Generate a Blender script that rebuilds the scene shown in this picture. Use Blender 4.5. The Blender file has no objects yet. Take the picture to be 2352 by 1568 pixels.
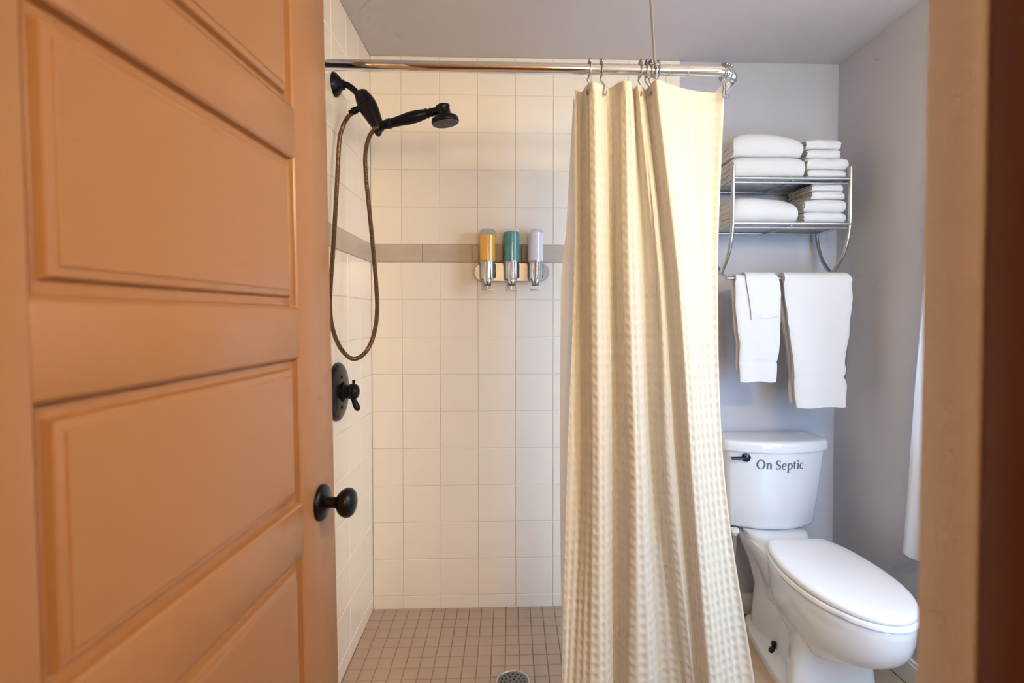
import bpy, bmesh, math, random
from mathutils import Vector, Matrix, noise

random.seed(7)
scene = bpy.context.scene
COL = scene.collection

# ------------------------------------------------------------------ camera
H = 1.22
YAW, PITCH, FPX = math.radians(2.0), math.radians(1.3), 1215.0
cd = bpy.data.cameras.new('camera')
cam = bpy.data.objects.new('camera', cd)
COL.objects.link(cam)
cam.location = (0, 0, H)
cam.rotation_euler = (math.pi/2 - PITCH, 0, -YAW)
cd.sensor_width = 36.0
cd.lens = FPX*36.0/2352.0
cd.shift_x = (1176-1214)/2352.0
cd.shift_y = (753-784)/2352.0
cd.clip_start = 0.02
cd.dof.use_dof = True
cd.dof.focus_distance = 1.9
cd.dof.aperture_fstop = 3.3
scene.camera = cam

# ------------------------------------------------------------------ world, daylight, exposure
w = bpy.data.worlds.new('sky')
scene.world = w
w.use_nodes = True
bg = w.node_tree.nodes['Background']
bg.inputs[0].default_value = (0.62, 0.78, 1.0, 1)
bg.inputs[1].default_value = 1.0

ld = bpy.data.lights.new('window_daylight', 'AREA')
ld.shape = 'RECTANGLE'
ld.size, ld.size_y = 1.5, 1.4
ld.energy = 80
ld.color = (0.52, 0.71, 1.0)
lo = bpy.data.objects.new('window_daylight', ld)
COL.objects.link(lo)
lo.location = (2.15, 0.20, 1.85)       # bright sky outside the window, towards the front
lo.rotation_euler = (Vector((0.95, 1.95, 0.85))-Vector(lo.location)).to_track_quat('-Z', 'Y').to_euler()

ld2 = bpy.data.lights.new('added_front_daylight', 'AREA')
ld2.shape = 'RECTANGLE'
ld2.size, ld2.size_y = 0.60, 1.1
ld2.energy = 38
ld2.color = (0.47, 0.69, 1.0)
lo2 = bpy.data.objects.new('added_front_daylight', ld2)
COL.objects.link(lo2)
lo2.location = (1.12, 0.02, 1.08)
lo2.rotation_euler = (math.radians(92), 0, 0)     # added daylight for the toilet corner, towards +Y through the added window

LAMP_W = 112.0        # vanity lamp emission strength
HALL_W = 33.0  # strength of the globe added in the hall

vs = scene.view_settings
vs.view_transform = 'Standard'
vs.look = 'None'
vs.exposure = 0.18
vs.gamma = 1.0
vs.use_curve_mapping = False
scene.cycles.max_bounces = 6
scene.cycles.diffuse_bounces = 4
scene.cycles.glossy_bounces = 3
scene.cycles.transmission_bounces = 5
scene.cycles.caustics_reflective = False
scene.cycles.caustics_refractive = False
scene.cycles.use_adaptive_sampling = True
scene.cycles.adaptive_threshold = 0.1
scene.cycles.adaptive_min_samples = 12
scene.cycles.use_light_tree = False
scene.cycles.use_denoising = True

# ------------------------------------------------------------------ materials
def srgb(r, g, b):
    def f(c):
        c /= 255.0
        return c/12.92 if c <= 0.04045 else ((c+0.055)/1.055)**2.4
    return (f(r), f(g), f(b), 1.0)

MATS = {}
def mat(name, col, rough=0.5, metal=0.0, bump=0.0, bscale=200.0, coat=0.0, var=0.0, vscale=6.0,
        trans=0.0, sss=0.0, spec=None, emit=None, estr=0.0, ior=None, bdetail=2.0, stretch=None):
    m = bpy.data.materials.new(name)
    m.use_nodes = True
    nt = m.node_tree
    p = nt.nodes['Principled BSDF']
    p.inputs['Base Color'].default_value = col
    p.inputs['Roughness'].default_value = rough
    p.inputs['Metallic'].default_value = metal
    if spec is not None: p.inputs['Specular IOR Level'].default_value = spec
    if coat: p.inputs['Coat Weight'].default_value = coat; p.inputs['Coat Roughness'].default_value = 0.05
    if trans: p.inputs['Transmission Weight'].default_value = trans
    if ior: p.inputs['IOR'].default_value = ior
    if emit:
        p.inputs['Emission Color'].default_value = emit
        p.inputs['Emission Strength'].default_value = estr
    if bump or var:
        tc = nt.nodes.new('ShaderNodeTexCoord')
        src = tc.outputs['Object']
        if stretch:
            mp = nt.nodes.new('ShaderNodeMapping'); mp.inputs['Scale'].default_value = stretch
            nt.links.new(src, mp.inputs[0]); src = mp.outputs[0]
    if bump:
        n = nt.nodes.new('ShaderNodeTexNoise'); n.inputs['Scale'].default_value = bscale
        n.inputs['Detail'].default_value = bdetail
        nt.links.new(src, n.inputs['Vector'])
        b = nt.nodes.new('ShaderNodeBump'); b.inputs['Strength'].default_value = bump
        b.inputs['Distance'].default_value = 0.002
        nt.links.new(n.outputs['Fac'], b.inputs['Height'])
        nt.links.new(b.outputs[0], p.inputs['Normal'])
    if var:
        n2 = nt.nodes.new('ShaderNodeTexNoise'); n2.inputs['Scale'].default_value = vscale
        n2.inputs['Detail'].default_value = 5
        nt.links.new(src, n2.inputs['Vector'])
        mx = nt.nodes.new('ShaderNodeMix'); mx.data_type = 'RGBA'
        mx.inputs['A'].default_value = tuple(c*(1-var) for c in col[:3]) + (1,)
        mx.inputs['B'].default_value = tuple(min(1, c*(1+var)) for c in col[:3]) + (1,)
        nt.links.new(n2.outputs['Fac'], mx.inputs['Factor'])
        nt.links.new(mx.outputs['Result'], p.inputs['Base Color'])
    MATS[name] = m
    return m

def cloth(name, col, transl=0.3, bump=0.3, bscale=900, rough=0.9, clear=0.0):
    m = mat(name, col, rough, bump=bump, bscale=bscale, spec=0.2)
    nt = m.node_tree
    p = nt.nodes['Principled BSDF']; out = nt.nodes['Material Output']
    t = nt.nodes.new('ShaderNodeBsdfTranslucent'); t.inputs[0].default_value = col
    mx = nt.nodes.new('ShaderNodeMixShader'); mx.inputs[0].default_value = transl
    nt.links.new(p.outputs[0], mx.inputs[1]); nt.links.new(t.outputs[0], mx.inputs[2])
    last = mx
    if clear:
        tr = nt.nodes.new('ShaderNodeBsdfTransparent')
        m2 = nt.nodes.new('ShaderNodeMixShader'); m2.inputs[0].default_value = clear
        nt.links.new(mx.outputs[0], m2.inputs[1]); nt.links.new(tr.outputs[0], m2.inputs[2]); last = m2
    nt.links.new(last.outputs[0], out.inputs[0])
    return m

M = {}
M['tile'] = mat('cream_wall_tile', srgb(248, 237, 220), 0.16)
M['grout'] = mat('tile_grout', srgb(232, 221, 205), 0.9, bump=0.2, bscale=300)
M['band'] = mat('listello_stone_tile', srgb(198, 182, 164), 0.38, var=0.14, vscale=30, stretch=(0.35, 1, 1.6))
M['mosaic'] = mat('mosaic_floor_tile', srgb(186, 160, 138), 0.45, var=0.06, vscale=9)
M['mgrout'] = mat('mosaic_grout', srgb(160, 134, 110), 0.9)
M['paint'] = mat('grey_wall_paint', srgb(186, 186, 193), 0.75)
M['ceil'] = mat('ceiling_paint', srgb(192, 186, 189), 0.8)
M['white_paint'] = mat('white_trim_paint', srgb(232, 228, 220), 0.4)
M['door'] = mat('tan_door_paint', srgb(162, 115, 77), 0.33, bump=0.06, bscale=70, stretch=(1, 1, 0.15))
M['jamb'] = mat('tan_jamb_paint', srgb(236, 231, 224), 0.5, bump=0.05, bscale=80, stretch=(1, 1, 0.15))
M['darkwood'] = mat('dark_stained_wood', srgb(110, 52, 16), 0.5, var=0.25, vscale=14, stretch=(4, 4, 0.3))
M['floor'] = mat('beige_floor_tile', srgb(186, 164, 138), 0.4, var=0.1, vscale=7)
M['hall'] = mat('hall_wall_paint', srgb(150, 116, 84), 0.8)
M['hallfloor'] = mat('hall_floor_wood', srgb(96, 60, 36), 0.45, var=0.2, vscale=6, stretch=(1, 8, 1))
M['chrome'] = mat('polished_chrome', (0.86, 0.86, 0.87, 1), 0.06, 1.0)
M['steel'] = mat('brushed_steel', (0.60, 0.59, 0.58, 1), 0.36, 1.0)
M['nickel'] = mat('satin_nickel', (0.56, 0.54, 0.51, 1), 0.34, 1.0)
M['wire'] = mat('hook_wire', (0.42, 0.39, 0.36, 1), 0.3, 1.0)
M['bronze'] = mat('oil_rubbed_bronze', srgb(24, 23, 27), 0.32, 0.55, var=0.3, vscale=20)
M['hose'] = mat('brown_bronze_hose', srgb(120, 92, 70), 0.34, 0.8)
M['nozzle'] = mat('grey_spray_nozzles', srgb(104, 94, 88), 0.6)
M['ceramic'] = mat('white_ceramic', srgb(226, 227, 230), 0.08, coat=0.5)
M['plastic'] = mat('white_plastic_seat', srgb(242, 242, 244), 0.22)
M['black'] = mat('black_metal_cap', srgb(22, 23, 28), 0.3, 0.3)
M['ink'] = mat('dark_grey_lettering', srgb(92, 98, 106), 0.5)
M['towel'] = cloth('white_terry', srgb(234, 231, 228), 0.22, 0.55, 420)
M['curtain'] = cloth('cream_waffle_cotton', srgb(230, 221, 204), 0.28, 0.25, 700)
M['liner'] = cloth('frosted_liner', srgb(238, 234, 230), 0.45, 0.0, 100, 0.5, clear=0.12)
M['sheer'] = cloth('white_window_cotton', srgb(246, 246, 248), 0.5, 0.2, 800)
M['drain'] = mat('drain_metal', (0.22, 0.20, 0.185, 1), 0.6, 0.5, bump=0.3, bscale=120)
M['dark'] = mat('dark_gap', srgb(30, 28, 26), 0.8)
M['acrylic'] = mat('clear_acrylic', (0.95, 0.94, 0.96, 1), 0.05, trans=0.92, ior=1.2)
M['amber'] = mat('amber_shampoo', srgb(246, 186, 84), 0.12, coat=0.4)
M['teal'] = mat('teal_conditioner', srgb(84, 150, 152), 0.12, coat=0.4, var=0.12, vscale=18)
M['lotion'] = mat('white_lotion', srgb(232, 224, 226), 0.14, coat=0.4)
M['lampglass'] = mat('lamp_globe_glow', (1, 0.8, 0.5, 1), 0.4, emit=(1.0, 0.79, 0.47, 1), estr=LAMP_W)
M['hallglow'] = mat('added_hall_glow', (1, 0.8, 0.5, 1), 0.4, emit=(1.0, 0.77, 0.43, 1), estr=HALL_W)

# ------------------------------------------------------------------ helpers
def tag(o, label=None, cat=None, group=None, kind=None):
    if label: o['label'] = label
    if cat: o['category'] = cat
    if group: o['group'] = group
    if kind: o['kind'] = kind
    return o

def empty(name, loc=(0, 0, 0)):
    o = bpy.data.objects.new(name, None)
    o.empty_display_size = 0.05
    o.location = loc
    COL.objects.link(o)
    return o

def pos_of(o):
    v = Vector(o.location)
    while o.parent:
        o = o.parent
        v = v + Vector(o.location)
    return v

def adopt(o, parent):
    """parent o (whose location is given in world space) to parent, keeping its place"""
    if parent is not None:
        o.location = Vector(o.location) - pos_of(parent)
        o.parent = parent
    return o

def obj(name, verts, faces, m, parent=None, smooth=True, sharp=None):
    vs_ = [Vector(v) for v in verts]
    c = Vector((0, 0, 0))
    if vs_:
        lo_ = [min(v[i] for v in vs_) for i in range(3)]; hi_ = [max(v[i] for v in vs_) for i in range(3)]
        c = Vector([(lo_[i]+hi_[i])/2 for i in range(3)]); c.z = lo_[2]
    me = bpy.data.meshes.new(name)
    me.from_pydata([tuple(v - c) for v in vs_], [], faces)
    me.materials.append(MATS[m] if isinstance(m, str) and m in MATS else (M[m] if isinstance(m, str) else m))
    bm = bmesh.new(); bm.from_mesh(me)
    bmesh.ops.recalc_face_normals(bm, faces=bm.faces)
    bm.to_mesh(me); bm.free()
    if smooth:
        me.polygons.foreach_set('use_smooth', [True]*len(me.polygons))
        try: me.set_sharp_from_angle(angle=math.radians(sharp if sharp else 38))
        except Exception: pass
    me.update()
    o = bpy.data.objects.new(name, me)
    o.location = c
    COL.objects.link(o)
    return adopt(o, parent)

def box_vf(x0, x1, y0, y1, z0, z1, b=0.0):
    """box with chamfered edges"""
    if b <= 0:
        v = [(x, y, z) for z in (z0, z1) for y in (y0, y1) for x in (x0, x1)]
        f = [(0, 2, 3, 1), (4, 5, 7, 6), (0, 1, 5, 4), (2, 6, 7, 3), (0, 4, 6, 2), (1, 3, 7, 5)]
        return v, f
    bm = bmesh.new()
    bmesh.ops.create_cube(bm, size=1.0)
    for q in bm.verts:
        q.co = Vector(((x0+x1)/2 + q.co.x*(x1-x0), (y0+y1)/2 + q.co.y*(y1-y0), (z0+z1)/2 + q.co.z*(z1-z0)))
    bmesh.ops.bevel(bm, geom=list(bm.edges), offset=b, segments=2, profile=0.5, affect='EDGES', clamp_overlap=True)
    bm.verts.index_update()
    v = [tuple(q.co) for q in bm.verts]
    f = [tuple(q.index for q in fc.verts) for fc in bm.faces]
    bm.free()
    return v, f

def box(name, x0, x1, y0, y1, z0, z1, m, parent=None, b=0.0):
    v, f = box_vf(x0, x1, y0, y1, z0, z1, b)
    return obj(name, v, f, m, parent, smooth=b > 0)

def merge(*vfs):
    V, F = [], []
    for v, f in vfs:
        k = len(V); V += list(v); F += [tuple(i+k for i in q) for q in f]
    return V, F

def catmull(pts, n=8, closed=False):
    pts = [Vector(p) for p in pts]
    out = []
    N = len(pts)
    rng = range(N) if closed else range(N-1)
    for i in rng:
        p1, p2 = pts[i], pts[(i+1) % N]
        p0 = pts[i-1] if (i > 0 or closed) else p1*2-p2
        p3 = pts[(i+2) % N] if (i+2 < N or closed) else p2*2-p1
        for k in range(n):
            t = k/n
            out.append(0.5*((2*p1)+(p2-p0)*t+(2*p0-5*p1+4*p2-p3)*t*t+(3*p1-p0-3*p2+p3)*t**3))
    if not closed: out.append(pts[-1])
    return out

def tube_vf(path, r, seg=10, caps=True, closed=False):
    path = [Vector(p) for p in path]
    n = len(path)
    rr = r if isinstance(r, (list, tuple)) else [r]*n
    V, F = [], []
    nrm = None
    for i, p in enumerate(path):
        a = path[i-1] if (i > 0 or closed) else p
        b = path[(i+1) % n] if (i < n-1 or closed) else p
        t = (b-a)
        t = t.normalized() if t.length > 1e-9 else Vector((0, 0, 1))
        if nrm is None:
            nrm = t.cross(Vector((0, 0, 1)))
            if nrm.length < 1e-3: nrm = t.cross(Vector((1, 0, 0)))
            nrm.normalize()
        else:
            nrm = nrm - t*nrm.dot(t); nrm.normalize()
        bi = t.cross(nrm)
        for k in range(seg):
            an = 2*math.pi*k/seg
            V.append(p + nrm*math.cos(an)*rr[i] + bi*math.sin(an)*rr[i])
    for i in range(n if closed else n-1):
        j = (i+1) % n
        for k in range(seg):
            k2 = (k+1) % seg
            F.append((i*seg+k, i*seg+k2, j*seg+k2, j*seg+k))
    if caps and not closed:
        F.append(tuple(range(seg))); F.append(tuple((n-1)*seg+k for k in range(seg)))
    return V, F

def tube(name, path, r, m, parent=None, seg=10, closed=False):
    v, f = tube_vf(path, r, seg, True, closed)
    return obj(name, v, f, m, parent)

def lathe_vf(prof, org, axis, seg=28):
    """prof: (radius, height) along axis from org"""
    org = Vector(org); ax = Vector(axis).normalized()
    e1 = ax.cross(Vector((0, 0, 1)))
    if e1.length < 1e-3: e1 = ax.cross(Vector((0, 1, 0)))
    e1.normalize(); e2 = ax.cross(e1)
    V, F, rows = [], [], []
    for r, h in prof:
        if r < 1e-6:
            rows.append([len(V)]); V.append(org+ax*h)
        else:
            rows.append(list(range(len(V), len(V)+seg)))
            for k in range(seg):
                an = 2*math.pi*k/seg
                V.append(org+ax*h+e1*r*math.cos(an)+e2*r*math.sin(an))
    for a, b in zip(rows, rows[1:]):
        for k in range(seg):
            k2 = (k+1) % seg
            if len(a) == 1 and len(b) == 1: continue
            if len(a) == 1: F.append((a[0], b[k2], b[k]))
            elif len(b) == 1: F.append((a[k], a[k2], b[0]))
            else: F.append((a[k], a[k2], b[k2], b[k]))
    if len(rows[0]) > 1: F.append(tuple(rows[0]))
    if len(rows[-1]) > 1: F.append(tuple(rows[-1]))
    return V, F

def lathe(name, prof, org, axis, m, parent=None, seg=28):
    v, f = lathe_vf(prof, org, axis, seg)
    return obj(name, v, f, m, parent)

def sphere_vf(c, r, seg=10, sc=(1, 1, 1)):
    prof = [(r*math.sin(math.pi*i/seg), -r*math.cos(math.pi*i/seg)) for i in range(seg+1)]
    prof[0] = (0, -r); prof[-1] = (0, r)
    v, f = lathe_vf(prof, (0, 0, 0), (0, 0, 1), seg*2)
    return [Vector(c)+Vector((q.x*sc[0], q.y*sc[1], q.z*sc[2])) for q in v], f

def loft_vf(rings, cap0=True, cap1=True, closed=True):
    n = len(rings[0])
    V = [p for r in rings for p in r]
    F = []
    for i in range(len(rings)-1):
        for k in range(n if closed else n-1):
            k2 = (k+1) % n
            F.append((i*n+k, i*n+k2, (i+1)*n+k2, (i+1)*n+k))
    if cap0: F.append(tuple(range(n)))
    if cap1: F.append(tuple((len(rings)-1)*n+k for k in range(n)))
    return V, F

def chaikin(poly, n=3):
    poly = [Vector(p) for p in poly]
    for _ in range(n):
        q = []
        for i in range(len(poly)):
            a, b = poly[i], poly[(i+1) % len(poly)]
            q += [a*0.75+b*0.25, a*0.25+b*0.75]
        poly = q
    return poly

def fbm(x, y, z=0.0):
    return noise.noise(Vector((x, y, z)))

def lerp(a, b, t): return a+(b-a)*t
def interp(tab, x):
    if x <= tab[0][0]: return tab[0][1]
    for (a, va), (b, vb) in zip(tab, tab[1:]):
        if x <= b: return lerp(va, vb, (x-a)/(b-a))
    return tab[-1][1]

# ------------------------------------------------------------------ room shell
XL, XR, YB, YF, ZC = -0.545, 1.324, 2.10, 0.389, 2.233
TX = 0.675          # right end of the tiled part of the back wall

fl = box('floor', XL-0.05, XR+0.05, YF-0.09, YB+0.06, -0.05, 0.0, 'floor')
tag(fl, 'beige stone tile floor around the toilet', 'floor', kind='structure')
ce = box('ceiling', XL-0.08, XR+0.08, YF-0.09, YB+0.08, ZC, ZC+0.05, 'ceil')
tag(ce, 'smooth grey painted ceiling over the shower', 'ceiling', kind='structure')
wb = box('wall_back', XL-0.06, XR+0.06, YB+0.010, YB+0.07, -0.05, ZC, 'paint')
tag(wb, 'grey painted back wall with cream tile in the shower', 'wall', kind='structure')
wl = box('wall_left', XL-0.07, XL-0.008, YF, YB+0.01, -0.05, ZC, 'paint')
tag(wl, 'left wall clad in cream tile beside the open door', 'wall', kind='structure')

# right wall with the window opening
WY0, WY1, WZ0, WZ1 = 0.62, 1.56, 0.80, 1.94
v, f = merge(box_vf(XR, XR+0.10, YF, WY0, -0.05, ZC), box_vf(XR, XR+0.10, WY1, YB+0.01, -0.05, ZC),
             box_vf(XR, XR+0.10, WY0, WY1, -0.05, WZ0), box_vf(XR, XR+0.10, WY0, WY1, WZ1, ZC))
wr = obj('wall_right', v, f, 'paint', smooth=False)
tag(wr, 'grey painted right wall beside the toilet', 'wall', kind='structure')
# front wall around the doorway, with a narrow added window at its right end
W2X0, W2X1, W2Z0, W2Z1 = 0.94, 1.285, 0.50, 1.62
v, f = merge(box_vf(XL-0.07, -0.43, YF-0.09, YF-0.037, -0.05, ZC), box_vf(0.34, W2X0, YF-0.07, YF, -0.05, ZC), box_vf(W2X1, XR+0.08, YF-0.07, YF, -0.05, ZC),
             box_vf(W2X0, W2X1, YF-0.07, YF, -0.05, W2Z0), box_vf(W2X0, W2X1, YF-0.07, YF, W2Z1, ZC),
             box_vf(-0.43, 0.34, YF-0.09, YF-0.037, 1.99, ZC))
wf = obj('wall_front', v, f, 'paint', smooth=False)
tag(wf, 'front wall around the bathroom doorway', 'wall', kind='structure')

# window unit in the right wall
win = empty('window_1', (XR+0.05, (WY0+WY1)/2, WZ0))
tag(win, 'bright window in the right wall behind the white curtain', 'window', kind='structure')
fw_ = 0.035
v, f = merge(box_vf(XR+0.03, XR+0.08, WY0, WY0+fw_, WZ0, WZ1), box_vf(XR+0.03, XR+0.08, WY1-fw_, WY1, WZ0, WZ1),
             box_vf(XR+0.03, XR+0.08, WY0, WY1, WZ0, WZ0+fw_), box_vf(XR+0.03, XR+0.08, WY0, WY1, WZ1-fw_, WZ1),
             box_vf(XR+0.03, XR+0.08, WY0, WY1, (WZ0+WZ1)/2-0.015, (WZ0+WZ1)/2+0.015))
obj('window_frame', v, f, 'white_paint', win, smooth=False)
box('window_sill', XR-0.03, XR+0.03, WY0-0.03, WY1+0.03, WZ0-0.025, WZ0, 'white_paint', win, 0.004)

win2 = empty('added_window', ((W2X0+W2X1)/2, YF-0.03, W2Z0))  # unseen window, added for the daylight implied on the toilet corner
tag(win2, 'added narrow window in the front wall at the right corner', 'window', kind='structure')
v, f = merge(box_vf(W2X0, W2X0+0.03, YF-0.06, YF-0.02, W2Z0, W2Z1), box_vf(W2X1-0.03, W2X1, YF-0.06, YF-0.02, W2Z0, W2Z1),
             box_vf(W2X0, W2X1, YF-0.06, YF-0.02, W2Z0, W2Z0+0.03), box_vf(W2X0, W2X1, YF-0.06, YF-0.02, W2Z1-0.03, W2Z1))
obj('window_frame', v, f, 'white_paint', win2, smooth=False)

# baseboards
bb = box('baseboard_back', TX+0.005, XR, YB-0.004, YB+0.012, 0.004, 0.088, 'white_paint', None, 0.003)
tag(bb, 'white baseboard along the wall behind the toilet', 'baseboard', kind='structure')
v, f = merge(box_vf(XR-0.014, XR+0.002, YF, YB, 0.004, 0.080, 0.002), box_vf(XR-0.010, XR+0.002, YF, YB, 0.080, 0.090, 0.002))
br = obj('baseboard_right', v, f, 'white_paint', smooth=False)
tag(br, 'white baseboard along the right wall beside the toilet', 'baseboard', kind='structure')

# ---- tiles
TILE_MESH = {}
def tile_mesh(w_, h_, m, d=0.008, b=0.0018):
    key = (round(w_, 4), round(h_, 4), m)
    if key in TILE_MESH: return TILE_MESH[key]
    a, c = w_/2, h_/2
    V = [(-a, -c, 0), (a, -c, 0), (a, c, 0), (-a, c, 0),
         (-a, -c, d-b), (a, -c, d-b), (a, c, d-b), (-a, c, d-b),
         (-a+b, -c+b, d), (a-b, -c+b, d), (a-b, c-b, d), (-a+b, c-b, d)]
    F = [(3, 2, 1, 0)]
    for k in range(4):
        j = (k+1) % 4
        F += [(k, j, 4+j, 4+k), (4+k, 4+j, 8+j, 8+k)]
    F.append((8, 9, 10, 11))
    me = bpy.data.meshes.new('tile')
    me.from_pydata(V, [], F); me.materials.append(M[m])
    TILE_MESH[key] = me
    return me

def tile(name, w_, h_, m, loc, rot, parent, d=0.008):
    o = bpy.data.objects.new(name, tile_mesh(w_, h_, m, d))
    o.location = loc; o.rotation_euler = rot
    COL.objects.link(o)
    return adopt(o, parent)

rows = []
zt = ZC-0.001
for k in range(5): rows.append((zt-(k+1)*0.1462, zt-k*0.1462, 'tile'))
zb = rows[-1][0]
rows.append((1.431, zb, 'band'))
for k in range(9): rows.append((1.431-(k+1)*0.1475, 1.431-k*0.1475, 'tile'))
rows.append((0.046, 1.431-9*0.1475, 'tile'))
G = 0.0013
def cuts(a, b, first, pitch):
    c = [a]; x = first
    while x < b-0.012:
        if x > a+0.012: c.append(x)
        x += pitch
    return c+[b]
RB = (math.pi/2, 0, 0)                 # faces -Y
RLW = (math.pi/2, 0, math.pi/2)        # faces +X
for z0, z1, kind in rows:
    band = kind == 'band'
    xs = cuts(XL, TX, -0.54, 0.195) if band else cuts(XL, TX, -0.426, 0.149)
    dd = 0.0105 if band else 0.008
    for a, b in zip(xs, xs[1:]):
        tile('tile', b-a-G, z1-z0-G, kind, ((a+b)/2, YB+0.008, (z0+z1)/2),
             (math.pi/2+random.uniform(-.0025, .0025), 0, random.uniform(-.0025, .0025)), wb, dd)
    ys = cuts(1.18, YB, YB-5*0.195, 0.195) if band else cuts(1.18, YB, YB-6*0.149-0.0, 0.149)
    for a, b in zip(ys, ys[1:]):
        tile('tile', b-a-G, z1-z0-G, kind, (XL-0.008, (a+b)/2, (z0+z1)/2),
             (math.pi/2+random.uniform(-.0025, .0025), 0, math.pi/2+random.uniform(-.0025, .0025)), wl, dd)
box('grout_bed', XL-0.005, TX, YB+0.0030, YB+0.011, 0.0, ZC, 'grout', wb)
box('grout_bed', XL-0.012, XL-0.0030, 1.18, YB+0.003, 0.0, ZC, 'grout', wl)

# ---- shower floor
DX, DY = 0.008, 1.680
def sz(y):
    return 0.038+0.04*abs(y-DY)
v = []; f = []
for y in (1.29, DY, YB+0.003):
    v += [(XL-0.004, y, sz(y)-0.0025), (0.60, y, sz(y)-0.0025), (XL-0.004, y, -0.02), (0.60, y, -0.02)]
for i in range(2):
    a = i*4; b = a+4
    f += [(a, a+1, b+1, b), (a+2, b+2, b+3, a+3), (a, b, b+2, a+2), (a+1, a+3, b+3, b+1)]
f += [(0, 2, 3, 1), (8, 9, 11, 10)]
sf = obj('floor_shower', v, f, 'mgrout', smooth=False)
tag(sf, 'tan square mosaic floor of the shower', 'shower floor', kind='structure')
PX, PY = 0.0480, 0.0530
rest = []
y = YB-0.022
ylist = [(YB-0.022, YB)]
while y > 1.31:
    ylist.append((y-PY, y)); y -= PY
for y0, y1 in ylist:
    x = -0.545-0.0
    xs = [XL]; q = -0.4980
    while q < 0.50: xs.append(q); q += PX
    xs.append(0.52)
    for a, b in zip(xs, xs[1:]):
        cx, cy = (a+b)/2, (y0+y1)/2
        if (cx-DX)**2+(cy-DY)**2 < 0.040**2: continue
        sl = 0.04 if cy > DY else -0.04
        if cy > 1.60 and cx < 0.36:
            tile('tile', b-a-0.0028, y1-y0-0.0028, 'mosaic', (cx, cy, sz(cy)-0.006), (sl, 0, 0), sf, 0.006)
        else:
            h = sz(cy)
            rest.append(box_vf(a+.0014, b-.0014, y0+.0014, y1-.0014, h-0.004, h))
v, f = merge(*rest)
o = obj('mosaic_field', v, f, 'mosaic', sf, smooth=False); o['kind'] = 'stuff'
# raised kerb round the shower, below the picture
v, f = merge(box_vf(XL, 0.62, 1.18, 1.29, 0.0, 0.10, 0.004), box_vf(0.52, 0.62, 1.29, YB, 0.0, 0.10, 0.004))
cu = obj('trim_1', v, f, 'tile'); tag(cu, 'cream tiled kerb around the shower floor', 'kerb', kind='structure')

# drain
dr = empty('shower_drain', (DX, DY, 0.036))
tag(dr, 'round metal shower drain in the mosaic floor', 'drain')
v, f = lathe_vf([(0.0485, 0), (0.056, 0), (0.056, 0.006), (0.054, 0.0078), (0.0505, 0.0078), (0.0488, 0.0055), (0.0485, 0)], (DX, DY, 0.036), (0, 0, 1), 40)
obj('ring', v, f[:-2], 'steel', dr)
v, f = lathe_vf([(0.049, 0), (0.049, 0.0052), (0, 0.0052)], (DX, DY, 0.036), (0, 0, 1), 36)
gr = obj('grate', v, f, 'drain', dr)
v, f = merge(*[lathe_vf([(0.0035, 0), (0.0035, 0.0006), (0, 0.0006)], (DX+rr*math.cos(2*math.pi*k/n_), DY+rr*math.sin(2*math.pi*k/n_), 0.0410), (0, 0, 1), 8)
               for rr, n_ in ((0.012, 5), (0.025, 10), (0.038, 16)) for k in range(n_)])
obj('slots', v, f, 'dark', gr, smooth=False)

# ------------------------------------------------------------------ door frame and hall
jr = box('trim_2', 0.31, 0.345, 0.338, 0.389, 0.0, 2.0, 'jamb', None, 0.003)
tag(jr, 'tan painted door jamb at the right edge', 'door jamb', kind='structure')
cs = box('trim_3', 0.3115, 0.42, 0.300, 0.3385, 0.0, 2.08, 'darkwood', None, 0.003)
tag(cs, 'dark brown stained casing at the far right edge', 'door casing', kind='structure')
v, f = merge(box_vf(-0.445, -0.405, 0.300, 0.352, 0, 1.99, 0.002), box_vf(-0.405, 0.31, 0.300, 0.352, 1.95, 1.99, 0.002))
jl = obj('trim_4', v, f, 'jamb'); tag(jl, 'tan painted head and hinge jamb of the doorway', 'door jamb', kind='structure')

v, f = merge(box_vf(-1.25, 0.77, -1.45, -1.40, 0, 2.4), box_vf(-1.25, -1.20, -1.45, 0.30, 0, 2.4), box_vf(0.72, 0.77, -1.45, 0.30, 0, 2.4))
hw_ = obj('wall_hall', v, f, 'hall', smooth=False); tag(hw_, 'warm brown walls of the hall behind the viewer', 'wall', kind='structure')
v, f = merge(box_vf(-1.25, -0.43, 0.27, 0.30, 0, 2.4), box_vf(0.42, 0.72, 0.27, 0.30, 0, 2.4), box_vf(-0.43, 0.42, 0.27, 0.30, 1.99, 2.4))
hn = obj('wall_hall_near', v, f, 'hall', smooth=False); tag(hn, 'hall side of the doorway wall', 'wall', kind='structure')
hf = box('floor_hall', -1.25, 0.77, -1.45, 0.30, -0.05, 0.0, 'hallfloor'); tag(hf, 'dark wooden hall floor', 'floor', kind='structure')
hc = box('ceiling_hall', -1.25, 0.77, -1.45, 0.30, 2.4, 2.45, 'hall'); tag(hc, 'hall ceiling behind the viewer', 'ceiling', kind='structure')

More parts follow.
